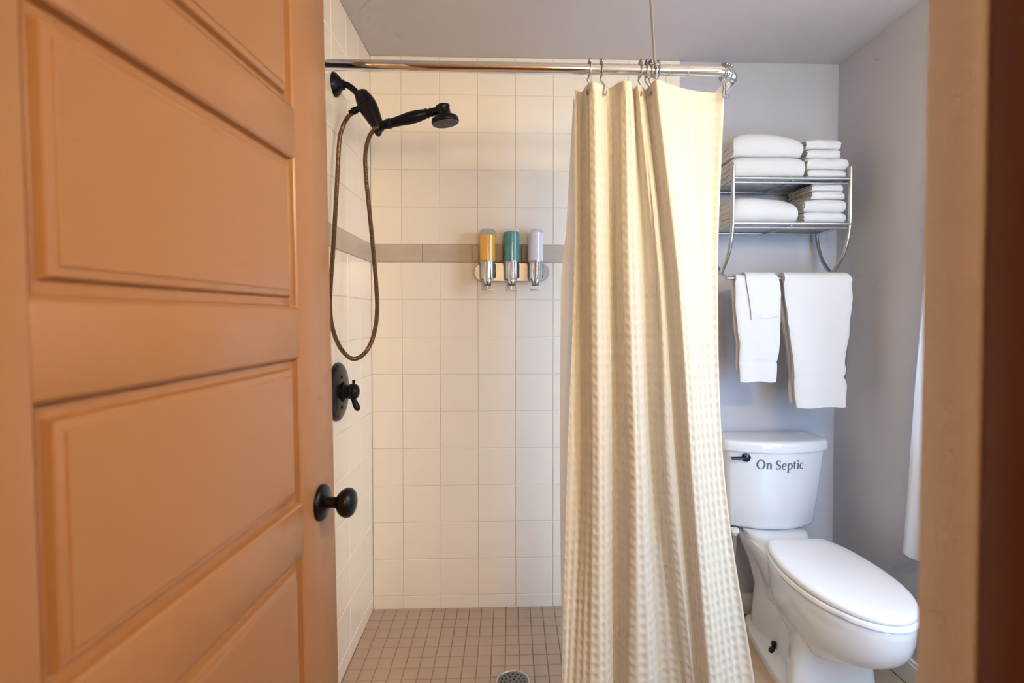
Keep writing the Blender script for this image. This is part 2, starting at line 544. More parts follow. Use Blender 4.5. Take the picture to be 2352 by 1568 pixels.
# ------------------------------------------------------------------ door
HY = 0.36
ddir = Vector((0.057, 1.0, 0)).normalized()
dnor = Vector((1.0, -0.057, 0)).normalized()
DP = Vector((-0.358-0.057*(1.07-HY), HY, 0))
DW, DT, DH0, DH1 = 0.711, 0.035, 0.012, 1.945
def dpt(s, n, z):
    p = DP+ddir*s+dnor*n
    return Vector((p.x-0.0134*(z-1.2), p.y, z))
def dbox(name, s0, s1, z0, z1, n0=-DT, n1=0.0, m='door', parent=None, b=0.0012):
    v_, f_ = box_vf(s0, s1, n0, n1, z0, z1, b)
    return obj(name, [dpt(a, n, z) for a, n, z in v_], f_, m, parent, smooth=True)
door = empty('door_1', dpt(0, 0, 0))
tag(door, 'open tan five panel wooden door on the left', 'door', kind='structure')
S0, S1 = 0.088, 0.571
dbox('stile', 0.0, S0, DH0, DH1, parent=door)
dbox('stile', S1, DW, DH0, DH1, parent=door)
PAN = [(1.575, 1.834), (1.2330, 1.4925), (0.8910, 1.1490), (0.547, 0.805), (0.205, 0.463)]
edges = [DH1]+[e for lo_, hi_ in PAN for e in (hi_, lo_)]+[DH0]
for k in range(0, len(edges), 2):
    dbox('rail', S0, S1, edges[k+1], edges[k], parent=door)
def panel(z0, z1):
    prof = [(0.0, 0.0), (0.0012, -0.0008), (0.0032, -0.0030), (0.0050, -0.0100), (0.0062, -0.0118), (0.0150, -0.0122),
            (0.0172, -0.0116), (0.0205, -0.0046), (0.0222, -0.0034), (0.0300, -0.0018), (0.0304, -0.0008), (0.0318, 0.0)]
    rings = []
    for ins, d in prof:
        rings.append([dpt(S0+ins, d, z0+ins), dpt(S1-ins, d, z0+ins), dpt(S1-ins, d, z1-ins), dpt(S0+ins, d, z1-ins)])
    V_, F_ = loft_vf(rings, cap0=False)
    k_ = len(V_)
    V_ += [dpt(S0, -0.03, z0), dpt(S1, -0.03, z0), dpt(S1, -0.03, z1), dpt(S0, -0.03, z1)]
    F_ += [(k_, k_+1, k_+2, k_+3)] + [(i, (i+1) % 4, k_+(i+1) % 4, k_+i) for i in range(4)]
    obj('panel', V_, F_, 'door', door, sharp=20)
for z0, z1 in PAN: panel(z0, z1)
# knob
kc = dpt(1.005-HY+0.001, 0.0, 0.868)
kn = empty('knob', kc); kn['label'] = 'black round door knob'
adopt(kn, door)
lathe('rosette', [(0.0340, 0), (0.0340, 0.003), (0.0325, 0.0065), (0.029, 0.0085), (0.0165, 0.0105), (0.0125, 0.013)], kc, dnor, 'bronze', kn, 36)
lathe('handle', [(0.0125, 0.010), (0.0105, 0.016), (0.0100, 0.026), (0.0115, 0.031), (0.019, 0.0355), (0.0255, 0.0425), (0.0278, 0.0495), (0.0268, 0.056), (0.0215, 0.062), (0.012, 0.0655), (0, 0.0665)], kc, dnor, 'bronze', kn, 36)
lathe('pin', [(0.0022, 0.066), (0.0022, 0.0668), (0, 0.0668)], kc, dnor, 'black', kn, 10)

# ------------------------------------------------------------------ shower curtain rod
RY, RZ, RR = 1.24, 1.7945, 0.0127
RXE = 0.5395
rod = empty('curtain_rod', (0, RY, RZ))
tag(rod, 'polished chrome shower curtain rod with a curved corner', 'curtain rod')
bend = 0.052
path = [(XL+0.002, RY, RZ)] + [(-0.3+0.1*k, RY, RZ) for k in range(8)] + [(RXE-bend, RY, RZ)]
for k in range(1, 13):
    a = math.pi/2*k/12
    path.append((RXE-bend+bend*math.sin(a), RY+bend-bend*math.cos(a), RZ-0.004*k/12))
path += [(RXE, RY+0.2, RZ-0.004), (RXE, RY+0.5, RZ-0.004), (RXE, YB-0.002, RZ-0.004)]
tube('tube', path, RR, 'chrome', rod, 24)
for x0, x1, r_ in ((0.3685, 0.3705, RR+0.0007), (0.415, 0.4165, RR+0.0007)):
    v, f = tube_vf([(x0, RY, RZ), (x1, RY, RZ)], r_, 24); obj('seam', v, f, 'steel', rod)
lathe('flange', [(0.032, 0), (0.032, 0.004), (0.024, 0.010), (0.0165, 0.014), (0.0165, 0.028)], (XL, RY, RZ), (1, 0, 0), 'chrome', rod)
lathe('flange', [(0.032, 0), (0.032, 0.004), (0.024, 0.010), (0.0165, 0.014), (0.0165, 0.028)], (RXE, YB, RZ-0.004), (0, -1, 0), 'chrome', rod)
ex = 0.338
hg = tube('ceiling_support', catmull([(ex, RY, RZ+0.018), (ex-0.003, RY, RZ+0.07), (ex-0.012, RY, RZ+0.20), (ex-0.030, RY, ZC)], 5), 0.0034, 'nickel', rod, 8)
v, f = tube_vf([(ex, RY+0.0165*math.cos(a), RZ+0.0165*math.sin(a)) for a in [2*math.pi*k/20 for k in range(20)]], 0.0042, 8, closed=True)
obj('eye_ring', v, f, 'chrome', rod)
lathe('ceiling_flange', [(0.02, 0), (0.02, 0.004), (0.008, 0.008)], (ex-0.030, RY, ZC), (0, 0, -1), 'nickel', rod, 20)

# hooks
def hook(cx, cy, yawa, zt_, label, lean=0.0, drop=0.048, cz=RZ):
    e = empty('curtain_hook', (cx, cy, cz))
    tag(e, label, 'curtain hook', 'metal roller hooks on the curtain rod')
    ax = Vector((math.cos(yawa), math.sin(yawa), 0))       # along the rod
    n = Vector((-math.sin(yawa), math.cos(yawa), 0))       # away from viewer
    c = Vector((cx, cy, cz))
    R_ = RR+0.0045
    pts = []
    for k in range(15):
        a = math.radians(-62+k*(304/14))
        # open loop over the rod, gap at the bottom front
        pts.append(c - n*R_*math.cos(a) + Vector((0, 0, R_*1.15*math.sin(a))))
    low = pts[0]
    tail = catmull([low, c-n*0.004+ax*(lean*0.3-0.004)+Vector((0, 0, -R_-0.008)), c-n*0.006+ax*(lean*0.7+0.003)+Vector((0, 0, -R_-0.021)),
                    c-n*0.010+ax*(lean+0.002)+Vector((0, 0, -drop+0.002)), c-n*0.013+ax*(lean-0.001)+Vector((0, 0, -drop-0.014)),
                    c-n*0.016+ax*(lean+0.004)+Vector((0, 0, -drop-0.018)), c-n*0.017+ax*(lean+0.006)+Vector((0, 0, -drop-0.008))], 5)
    full = list(reversed(tail))[:-1]+pts
    tube('wire', full, 0.00145, 'wire', e, 7)
    beads = []
    for a in (48, 69, 90, 111, 132):
        a = math.radians(a)
        beads.append(sphere_vf(c-n*R_*math.cos(a)+Vector((0, 0, R_*1.15*math.sin(a))), 0.0036, 6))
    v_, f_ = merge(*beads)
    obj('rollers', v_, f_, 'wire', e)
hook(0.1855, RY, 0.02, 1.75, 'curtain hook nearest the shower head, at the curtain left corner', -0.006)
hook(0.2130, RY, 0.0, 1.75, 'second curtain hook from the left on the rod', 0.004)
hook(0.3045, RY, 0.03, 1.75, 'curtain hook left of the cluster under the ceiling wire', -0.006)
hook(0.3185, RY, -0.06, 1.75, 'first of the clustered hooks left of the ceiling wire', 0.001)
hook(0.3275, RY, 0.07, 1.75, 'middle clustered hook just left of the ceiling wire', 0.000)
hook(0.3450, RY, 0.10, 1.75, 'clustered hook just right of the ceiling wire', 0.006)
hook(0.503, RY+0.003, math.radians(14), 1.75, 'left one of two crossed hooks on the rod bend', -0.010, cz=RZ-0.001)
hook(0.513, RY+0.007, math.radians(30), 1.75, 'right one of two crossed hooks on the rod bend', -0.019, cz=RZ-0.002)

# ------------------------------------------------------------------ shower curtain
def px2x(px, Yv):      # horizontal place on the curtain plane for a horizontal angle
    d = Vector((math.sin(YAW), math.cos(YAW)))+Vector((math.cos(YAW), -math.sin(YAW)))*((px-1214)/FPX)
    return d.x*Yv/d.y
# each fold line: angle stations at heights 1.75, 1.31, 0.83, 0.34 and its depth offset there
FOLDS = [((1319, 1318, 1303, 1292), (0.030, 0.030, 0.015, 0.004)),
         ((1334, 1334, 1333, 1316), (0.044, 0.044, 0.026, 0.006)),
         ((1346, 1350, 1352, 1344), (0.000, 0.002, 0.000, -0.006)),
         ((1360, 1366, 1371, 1371), (-0.030, -0.026, -0.022, -0.016)),
         ((1379, 1390, 1394, 1400), (-0.014, -0.010, -0.008, -0.004)),
         ((1396, 1408, 1412, 1418), (0.024, 0.030, 0.034, 0.034)),
         ((1416, 1424, 1438, 1438), (0.000, 0.002, 0.006, 0.004)),
         ((1430, 1438, 1455, 1456), (-0.026, -0.028, -0.026, -0.022)),
         ((1447, 1461, 1480, 1500), (-0.022, -0.018, -0.014, -0.012)),
         ((1453, 1476, 1494, 1524), (0.016, 0.030, 0.034, 0.034)),
         ((1463, 1502, 1520, 1560), (-0.018, 0.008, 0.024, 0.034)),
         ((1474, 1517, 1540, 1592), (0.006, -0.014, -0.008, 0.006)),
         ((1482, 1530, 1566, 1612), (0.026, 0.020, 0.010, 0.000)),
         ((1500, 1553, 1588, 1632), (-0.032, -0.028, -0.026, -0.030)),
         ((1514, 1566, 1602, 1650), (-0.034, -0.030, -0.030, -0.036)),
         ((1548, 1588, 1622, 1676), (0.000, -0.004, -0.006, -0.014)),
         ((1592, 1614, 1646, 1704), (0.020, 0.016, 0.012, 0.004)),
         ((1634, 1636, 1658, 1726), (0.020, 0.020, 0.018, 0.004)),
         ((1659, 1648, 1667, 1741), (0.012, 0.020, 0.020, 0.000))]
LEV = (1.75, 1.31, 0.83, 0.34)
def lev_interp(vals, z):
    # smooth interpolation down the cloth, extrapolated below the picture
    t = (1.75-z)
    ks = [1.75-l for l in LEV]
    if t >= ks[-1]:
        return vals[3]+(vals[3]-vals[2])/(ks[3]-ks[2])*(t-ks[3])*0.6
    for i in range(3):
        if t <= ks[i+1]:
            u = (t-ks[i])/(ks[i+1]-ks[i])
            p1, p2 = vals[i], vals[i+1]
            p0 = vals[i-1] if i > 0 else p1*2-p2
            p3 = vals[i+2] if i+2 < 4 else p2*2-p1
            return 0.5*((2*p1)+(p2-p0)*u+(2*p0-5*p1+4*p2-p3)*u*u+(3*p1-p0-3*p2+p3)*u**3)
NSEG = 17
def curtain_row(z):
    pts = []
    for xs, ds in FOLDS:
        d = lev_interp(ds, z)
        pts.append((px2x(lev_interp(xs, z), RY+d*0.85-0.004), RY+d*0.85-0.004, 0))
    return catmull(pts, NSEG)
ref = curtain_row(0.9)
arc = [0.0]
for a, b in zip(ref, ref[1:]): arc.append(arc[-1]+(b-a).length)
TOPZ = [(k/18, z) for k, z in enumerate([1.758, 1.756, 1.756, 1.752, 1.752, 1.759, 1.762, 1.757, 1.757, 1.755, 1.752, 1.757, 1.758, 1.757, 1.757, 1.757, 1.754, 1.75, 1.748])]
NV = 520
ZBOT = 0.125
rowsP = []
for j in range(NV+1):
    t = j/NV
    zr = 1.755-t*(1.755-ZBOT)
    rowsP.append(curtain_row(zr))
nU = len(ref)
V = []; F = []
PC, PR = 0.0172, 0.0235
for j in range(NV+1):
    t = j/NV
    row = rowsP[j]
    for i in range(nU):
        u = i/(nU-1)
        ztop = interp(TOPZ, u)
        z = ztop-t*(ztop-ZBOT)
        a = row[max(0, i-1)]; b = row[min(nU-1, i+1)]
        tg = (b-a).normalized()
        n = Vector((tg.y, -tg.x, 0))
        s_ = arc[i]
        vv = (1.755-z)
        env = min(1, max(0, (vv-0.012)/0.02))*min(1.0, (z-ZBOT)/0.02)
        cu_ = math.cos(math.pi*s_/PC); cv = math.cos(math.pi*vv/PR)
        dim = (cu_*cu_)**0.8*(cv*cv)**0.8
        hgt = (0.5-dim)*0.0025*env
        # vertical cords between the waffle cells
        hgt += 0.0006*math.cos(2*math.pi*s_/PC+math.pi)*env
        sl_ = 0.0035*fbm(s_*9, vv*1.3, 3.1)*min(1, vv*4)
        p = row[i]+n*(hgt+sl_)
        V.append((p.x, p.y, z))
for j in range(NV):
    for i in range(nU-1):
        k = j*nU+i
        F.append((k, k+1, k+nU+1, k+nU))
sc = obj('shower_curtain', V, F, 'curtain', sharp=180)
tag(sc, 'cream waffle weave shower curtain gathered on the chrome rod', 'shower curtain')

# translucent liner behind the curtain
LIN = [(1.750, 1317, 1652), (1.43, 1301, 1640), (1.31, 1289, 1632), (0.83, 1287, 1640), (0.34, 1293, 1680), (0.125, 1294, 1690)]
V = []; F = []
NLv, NLu = 60, 90
for j in range(NLv+1):
    z = 1.750-(1.750-0.125)*j/NLv
    tab = [(-a, b) for a, b, c in LIN]; tab2 = [(-a, c) for a, b, c in LIN]
    Yl = RY+0.052
    xl, xr = px2x(interp(tab, -z), Yl), px2x(interp(tab2, -z), Yl)
    for i in range(NLu+1):
        u = i/NLu
        wv = 0.010*math.sin(u*34+0.6*math.sin(z*2))*min(1, u*4)*(0.5+0.5*min(1, (1-u)*4))
        V.append((lerp(xl, xr, u), Yl+0.012+wv*0.9, z))
for j in range(NLv):
    for i in range(NLu):
        k = j*(NLu+1)+i
        F.append((k, k+1, k+NLu+2, k+NLu+1))
li = obj('curtain_liner', V, F, 'liner')
tag(li, 'frosted plastic liner hanging behind the cream curtain', 'curtain liner')

# ------------------------------------------------------------------ shower head set
SY = 1.68
sh = empty('shower_set', (XL, SY, 1.938))
tag(sh, 'dark bronze hand shower with looping brown hose on left wall', 'shower')
lathe('wall_flange', [(0.0370, 0), (0.0375, 0.003), (0.0345, 0.008), (0.0265, 0.016), (0.0190, 0.0215), (0.0155, 0.0245), (0.0155, 0.0300), (0.0120, 0.0315)], (XL, SY, 1.938), (1, 0, 0), 'bronze', sh, 32)
tube('shower_arm', catmull([(XL+0.02, SY, 1.939), (XL+0.035, SY, 1.9385), (-0.495, SY, 1.931), (-0.475, SY, 1.913), (-0.452, SY, 1.888)], 6), 0.0098, 'bronze', sh, 16)
bA, bB = Vector((-0.4665, SY, 1.9190)), Vector((-0.4010, SY, 1.7920))
bd = (bB-bA).normalized(); bl = (bB-bA).length
dv = lathe('diverter', [(0.0, 0.0), (0.014, 0.001), (0.0205, 0.006), (0.0234, 0.016), (0.0275, 0.03), (0.0292, 0.0445), (0.0295, 0.046), (0.0285, 0.0466), (0.0288, 0.0475), (0.0298, 0.05), (0.0281, 0.07), (0.024, 0.092), (0.0199, 0.115), (0.017, 0.13), (0.0123, 0.138), (0.0, 0.14)], bA, bd, 'bronze', sh, 28)
lathe('pivot', [(0, 0.0), (0.008, 0.001), (0.011, 0.006), (0.011, 0.014), (0.007, 0.02), (0, 0.021)], (-0.4085, SY-0.01, 1.7985), (0.05, -0.2, -0.95), 'bronze', sh, 16)
hA, hB = Vector((-0.405, SY-0.008, 1.8085)), Vector((-0.228, SY-0.008, 1.8585))
hd = (hB-hA).normalized()
lathe('handle', [(0.0, 0.0), (0.0131, 0.001), (0.0137, 0.024), (0.016, 0.0255), (0.0165, 0.028), (0.0142, 0.0305), (0.016, 0.033), (0.0165, 0.035), (0.0139, 0.038), (0.0142, 0.05), (0.016, 0.068), (0.018, 0.088), (0.0189, 0.105), (0.018, 0.125), (0.0154, 0.142), (0.0139, 0.149), (0.0157, 0.151), (0.0157, 0.154), (0.0123, 0.157), (0.0123, 0.163), (0.0142, 0.165), (0.0142, 0.168), (0.012, 0.17), (0.012, 0.19), (0.0, 0.19)], hA, hd, 'bronze', sh, 24)
cA = Vector((-0.2105, SY-0.008, 1.8790)); cax = Vector((0.17, 0.03, -0.98)).normalized()
hdp = lathe('spray_head', [(0, 0), (0.016, 0.0008), (0.0215, 0.004), (0.0225, 0.008), (0.0205, 0.012), (0.0210, 0.028), (0.0225, 0.033), (0.0310, 0.0370), (0.0400, 0.0425), (0.0430, 0.0500), (0.0430, 0.0565), (0.0405, 0.0600)], cA, cax, 'bronze', sh, 36)
sp_ = lathe('spray_face', [(0.0405, 0.0595), (0.0385, 0.0608), (0, 0.0612)], cA, cax, 'nozzle', hdp, 36)
nz = []
e1 = cax.cross(Vector((0, 1, 0))).normalized(); e2 = cax.cross(e1)
for rr, n_ in ((0.008, 6), (0.017, 12), (0.026, 18), (0.034, 24)):
    for k in range(n_):
        a = 2*math.pi*k/n_
        nz.append(sphere_vf(cA+cax*0.0612+e1*rr*math.cos(a)+e2*rr*math.sin(a), 0.0016, 3))
v, f = merge(*nz); obj('nozzles', v, f, 'black', hdp)
lathe('hose_nut', [(0.0075, 0.0), (0.0095, 0.002), (0.0095, 0.010), (0.0108, 0.011), (0.0108, 0.024), (0.0085, 0.026), (0.0080, 0.034), (0.007, 0.036)], (-0.468, SY, 1.867), (-0.84, -0.06, -0.50), 'bronze', sh, 20)
HP = [(809, 261, 1.679), (800, 268, 1.675), (787, 292, 1.665), (779, 330, 1.645), (773, 440, 1.615), (766, 560, 1.59), (759, 660, 1.575), (758, 715, 1.572), (767, 765, 1.572), (787, 806, 1.575),
      (813, 824, 1.58), (840, 808, 1.585), (858, 770, 1.59), (866, 715, 1.60), (863, 640, 1.61), (852, 520, 1.63), (842, 420, 1.645), (839, 360, 1.655), (846, 320, 1.66), (860, 297, 1.665), (872, 292, 1.67)]
def ray(px, py):
    cy_, sy_ = math.cos(YAW), math.sin(YAW); cp, sp2 = math.cos(PITCH), math.sin(PITCH)
    fwd = Vector((sy_*cp, cy_*cp, -sp2)); rt = Vector((cy_, -sy_, 0)); up = rt.cross(fwd)
    return fwd+rt*((px-1214)/FPX)-up*((py-753)/FPX)
def at(px, py, Yv):
    d = ray(px, py)
    return Vector((0, 0, H))+d*(Yv/d.y)
hp0 = catmull([at(*q) for q in HP], 26)
hp = [hp0[0]]; acc = 0.0
for a, b in zip(hp0, hp0[1:]):          # even steps along the hose
    seg_ = (b-a).length
    while acc+seg_ >= 0.0024:
        t = (0.0024-acc)/seg_
        a = a.lerp(b, t); seg_ = (b-a).length; acc = 0.0
        hp.append(a.copy())
    acc += seg_
# convoluted hose: rings along the length
L = 0; rr = []
for i, p in enumerate(hp):
    rr.append(0.0064 + (0.00045 if i % 2 else -0.00045))
tube('hose', hp, rr, 'hose', sh, 12)

# valve
VC = Vector((XL, SY, 0.982))
va = empty('shower_valve', VC)
tag(va, 'dark bronze round shower valve with lever on left wall', 'shower valve')
lathe('escutcheon', [(0.0915, 0), (0.0920, 0.004), (0.0890, 0.010), (0.0800, 0.0145), (0.0600, 0.0185), (0.0380, 0.0215), (0.0330, 0.0215)], VC, (1, 0, 0), 'bronze', va, 48)
lathe('stem', [(0.0320, 0.018), (0.0320, 0.026), (0.0270, 0.029), (0.0225, 0.031), (0.0225, 0.040), (0.0245, 0.042), (0.0245, 0.0475), (0.0225, 0.0495), (0.0235, 0.052), (0.0235, 0.060), (0.0190, 0.066), (0.0100, 0.0695), (0, 0.0705)], VC, (1, 0, 0), 'bronze', va, 28)
lvp = [VC+Vector((0.050, 0, -0.019)), VC+Vector((0.053, -0.002, -0.026)), VC+Vector((0.058, -0.004, -0.036)), VC+Vector((0.064, -0.006, -0.048)), VC+Vector((0.067, -0.007, -0.056)), VC+Vector((0.0685, -0.0075, -0.060))]
tube('lever', lvp, [0.0085, 0.0075, 0.0095, 0.0105, 0.0080, 0.003], 'bronze', va, 14)
tube('finial', [VC+Vector((0.0525, 0, 0.020)), VC+Vector((0.0525, 0, 0.028)), VC+Vector((0.0525, 0, 0.034)), VC+Vector((0.0525, 0, 0.037))], [0.0052, 0.004, 0.0052, 0.002], 'bronze', va, 10)
for s in (-1, 1):
    lathe('screw', [(0.006, 0.0175), (0.006, 0.0215), (0.004, 0.0228), (0, 0.0232)], VC+Vector((0, -0.012, s*0.047)), (1, 0, 0), 'bronze', va, 12)

# ------------------------------------------------------------------ soap dispenser
de = empty('soap_dispenser', (0.006, YB, 1.36))
tag(de, 'triple chrome soap dispenser with amber, teal and white chambers', 'soap dispenser')
PYf = 2.078
pl = []
xc, zc, hw, hh = 0.0065, 1.392, 0.1475, 0.0365
for k in range(32):
    a = math.pi/2+math.pi*k/31
    pl.append((xc-hw+hh+hh*math.cos(a), zc+hh*math.sin(a)))
for k in range(32):
    a = -math.pi/2+math.pi*k/31
    pl.append((xc+hw-hh+hh*math.cos(a), zc+hh*math.sin(a)))
rings = [[Vector((x, YB, z)) for x, z in pl], [Vector((x, PYf+0.003, z)) for x, z in pl],
         [Vector((xc+(x-xc)*0.985, PYf, zc+(z-zc)*0.94)) for x, z in pl]]
v, f = loft_vf(rings); obj('back_plate', v, f, 'steel', de)
lathe('plate_screw', [(0.004, 0), (0.004, 0.001), (0, 0.0012)], (0.131, PYf, 1.391), (0, -1, 0), 'chrome', de, 12)
for cx_, mm, lvl, lev in ((-0.0860, 'amber', 0.80, 0), (0.0060, 'teal', 0.90, 1), (0.0975, 'lotion', 0.88, 1)):
    cy_ = 2.044; r = 0.0300
    z0, z1 = 1.430, 1.553
    zl_ = z0+(z1-z0)*lvl
    # upper chamber
    ch = lathe('chamber', [(r, zl_), (r, z1-0.014), (r*0.97, z1-0.007), (r*0.80, z1-0.0015), (r*0.45, z1+0.001), (0, z1+0.0015)], (cx_, cy_, 0), (0, 0, 1), 'acrylic', de, 32)
    zl = z0+(z1-z0)*lvl
    lathe('liquid', [(0, z0+0.001), (r, z0+0.001), (r, zl), (0, zl)], (cx_, cy_, 0), (0, 0, 1), mm, ch, 32)
    hb = lathe('valve_body', [(r+0.0005, z0), (r+0.0005, z0-0.004), (0.0270, z0-0.006), (0.0270, z0-0.048), (0.0255, z0-0.066), (0.0, z0-0.067)], (cx_, cy_, 0), (0, 0, 1), 'steel', de, 32)
    # slanted tubular spout with an oval mouth
    c0 = Vector((cx_, cy_-0.016, z0-0.006)); c1 = Vector((cx_, cy_-0.020, z0-0.090))
    sv, sfc = tube_vf([c0, c0.lerp(c1, .5), c1], [0.0150, 0.0150, 0.0146], 20)
    sv = [Vector(q) for q in sv]
    for k in range(40, 60): sv[k].z += max(-0.004, min(0.030, -(sv[k].y-(c1.y))*1.0-0.0))*1.25
    obj('spout', sv, sfc, 'chrome', hb)
    mv, mf = sphere_vf((cx_, cy_-0.0315, z0-0.076), 0.0105, 8, (0.95, 0.35, 1.35))
    obj('spout_mouth', mv, mf, 'chrome', hb)
    box('seal_block', cx_+0.0245, cx_+0.0305, PYf-0.020, PYf-0.001, z0-0.060, z0-0.008, 'black', hb, 0.001)
    tube('push_rod', [(cx_, cy_-0.016, z0-0.094), (cx_, cy_-0.016, z0-0.110)], 0.0016, 'nickel', de, 8)
    v, f = merge(box_vf(cx_-0.022, cx_+0.022, cy_-0.026, cy_-0.010, z0-0.112, z0-0.1075, 0.0012))
    obj('push_lever', v, f, 'steel', de)

# ------------------------------------------------------------------ towel rack
rk = empty('towel_rack', (1.005, YB, 1.35))
tag(rk, 'satin nickel two shelf towel rack above the toilet', 'towel rack')
RX0, RX1, RYF, RYB = 0.792, 1.218, 1.862, 2.072
tr = 0.0072
TBZ, TBY = 1.356, 1.885
for k, x in enumerate((RX0, RX1)):
    tube('front_upright', catmull([(x+0.004*(1 if k else -1)*0, RYF, 1.753), (x, RYF, 1.66), (x, RYF+0.001, 1.56), (x, RYF+0.012, 1.50), (x, RYF+0.040, 1.44), (x, 1.945, 1.398), (x, 1.966, 1.380)], 6), tr, 'nickel', rk, 14)
    tube('rear_upright', catmull([(x, RYB, 1.753), (x, RYB, 1.66), (x, RYB-0.001, 1.55), (x, RYB-0.012, 1.50), (x, RYB-0.040, 1.44), (x, 1.992, 1.398), (x, 1.966, 1.380)], 6), tr, 'nickel', rk, 14)
    tube('bar_arm', catmull([(x, 1.970, 1.384), (x, 1.940, 1.368), (x, 1.910, 1.359), (x, TBY, TBZ)], 5), tr*0.95, 'nickel', rk, 12)
    for z in (1.710, 1.550):
        tube('side_bar', [(x, RYF, z), (x, RYB, z-0.004)], 0.0055, 'nickel', rk, 10)
    lathe('wall_mount', [(0.016, 0), (0.016, 0.006), (0.009, 0.010), (0.009, 0.024)], (x, YB+0.010, 1.70), (0, -1, 0), 'nickel', rk, 16)
tube('towel_bar', [(RX0-0.008, TBY, TBZ), (RX1+0.008, TBY, TBZ)], 0.0068, 'nickel', rk, 14)
for z in (1.710, 1.550):
    tube('front_bar', [(RX0, RYF, z), (RX1, RYF, z)], 0.0062, 'nickel', rk, 12)
    tube('front_bar', [(RX0, RYF+0.004, z-0.015), (RX1, RYF+0.004, z-0.015)], 0.0030, 'nickel', rk, 8)
    tube('rear_bar', [(RX0, RYB, z-0.004), (RX1, RYB, z-0.004)], 0.0055, 'nickel', rk, 12)
    tube('cross_bar', [(1.005, RYF, z-0.006), (1.005, RYB, z-0.008)], 0.0032, 'nickel', rk, 8)
    for k in range(1, 13):
        yy = lerp(RYF, RYB, k/13)
        tube('shelf_wire', [(RX0, yy, z), (RX1, yy, z)], 0.0012, 'nickel', rk, 6)

# ------------------------------------------------------------------ folded towels
def folded(name, x0, x1, yf, yb, z0, h, label, group, seed, wraps=2, hump=0.0, cat='towel', tilt=0.0):
    """towel folded into nested U layers, its round fold towards the viewer"""
    e = empty(name, ((x0+x1)/2, (yf+yb)/2, z0))
    tag(e, label, cat, group)
    rnd = random.Random(seed)
    gap = 0.0012
    th = h/(2*wraps)
    for wlev in range(wraps):
        o_ = wlev*th
        zb_, zt_ = z0+o_+gap*wlev, z0+h-o_-gap*wlev
        R = (zt_-zb_)/2
        ri = max(0.0009, R-th)
        yfc = yf+o_*1.0+R+gap*wlev
        outl = []
        nb = 9
        ybk = yb-rnd.uniform(0, 0.008)
        for k in range(nb+1): outl.append((lerp(ybk, yfc, k/nb), zb_))
        for k in range(1, 12):
            a = -math.pi/2-math.pi*k/12
            outl.append((yfc+R*math.cos(a)*0.85, (zb_+zt_)/2+R*math.sin(a)))
        for k in range(nb+1): outl.append((lerp(yfc, ybk, k/nb), zt_))
        zm = (zb_+zt_)/2
        for k in range(nb+1): outl.append((lerp(ybk, yfc, k/nb), zm+ri))
        for k in range(1, 6):
            a = math.pi/2+math.pi*k/6
            outl.append((yfc+ri*math.cos(a)*0.85, zm+ri*math.sin(a)))
        for k in range(nb+1): outl.append((lerp(yfc, ybk, k/nb), zm-ri))
        NX = 26
        rings = []
        for i in range(NX+1):
            u = i/NX
            e_ = min(u, 1-u)*(x1-x0)
            puff = 1-0.16*math.exp(-e_/0.008)
            ring = []
            for k, (yy, zz) in enumerate(outl):
                zn = (zz-z0)/h
                depth = (yy-yf)/(yb-yf)
                top = hump*math.sin(math.pi*min(1, max(0, u*0.94+0.06)))*zn - tilt*u*zn
                zz2 = z0+(zz-z0)*(1 if wlev else 1)*lerp(1, puff, abs(zn-0.5)*2*0.7)+top
                zz2 += 0.0028*fbm(u*4+seed, yy*16, zn*2.0+seed)*zn
                yy2 = yy+0.004*fbm(u*3.2+seed*2, zn*3, 7.7)+(1-puff)*0.03*(1-depth)
                x = lerp(x0, x1, u)
                x += (0.006*fbm(yy*18, zn*5+seed, 1.3)+0.004*fbm(zn*14, seed*3.0, yy*6))*(1 if u < 0.5 else -0.8)*(abs(u-0.5)*2)**3
                ring.append(Vector((x, yy2, zz2)))
            rings.append(ring)
        v_, f_ = loft_vf(rings)
        obj('fold', v_, f_, 'towel', e)
    return e

ZS1, ZS2 = 1.7165, 1.5565
folded('bath_towel', 0.804, 1.062, 1.872, 2.06, ZS1, 0.076, 'large folded white bath towel lying on the upper rack shelf', 'folded bath towels on the rack', 1, hump=0.004)
folded('bath_towel', 0.802, 1.056, 1.872, 2.06, ZS1+0.0795, 0.070, 'large folded white bath towel topmost on the upper shelf stack', 'folded bath towels on the rack', 2, hump=0.022, tilt=0.014)
folded('bath_towel', 0.806, 1.040, 1.873, 2.06, ZS2, 0.090, 'large folded white bath towel lying on the lower rack shelf', 'folded bath towels on the rack', 3, hump=0.010, tilt=0.016)
g = 'small folded towels on the rack'
folded('hand_towel', 1.070, 1.209, 1.868, 2.050, ZS1, 0.030, 'small folded white towel at the bottom of the upper shelf stack', g, 11)
folded('hand_towel', 1.068, 1.216, 1.866, 2.055, ZS1+0.031, 0.042, 'small folded white towel second from bottom on the upper shelf stack', g, 12)
folded('washcloth', 1.072, 1.194, 1.878, 2.030, ZS1+0.0745, 0.030, 'thin folded white washcloth second from top on the upper shelf stack', g, 13)
folded('washcloth', 1.068, 1.194, 1.876, 2.030, ZS1+0.106, 0.034, 'thin folded white washcloth topmost beside the big bath towels', g, 14)
folded('hand_towel', 1.060, 1.211, 1.870, 2.060, ZS2, 0.038, 'small folded white towel at the bottom of the lower shelf stack', g, 15)
folded('hand_towel', 1.060, 1.211, 1.868, 2.055, ZS2+0.039, 0.045, 'small folded white towel second from bottom on the lower shelf stack', g, 16)
folded('washcloth', 1.088, 1.208, 1.872, 2.050, ZS2+0.0855, 0.028, 'thin folded white washcloth second from top on the lower shelf stack', g, 17)
folded('washcloth', 1.090, 1.205, 1.876, 2.050, ZS2+0.1145, 0.028, 'thin folded white washcloth right under the upper shelf wires', g, 18)

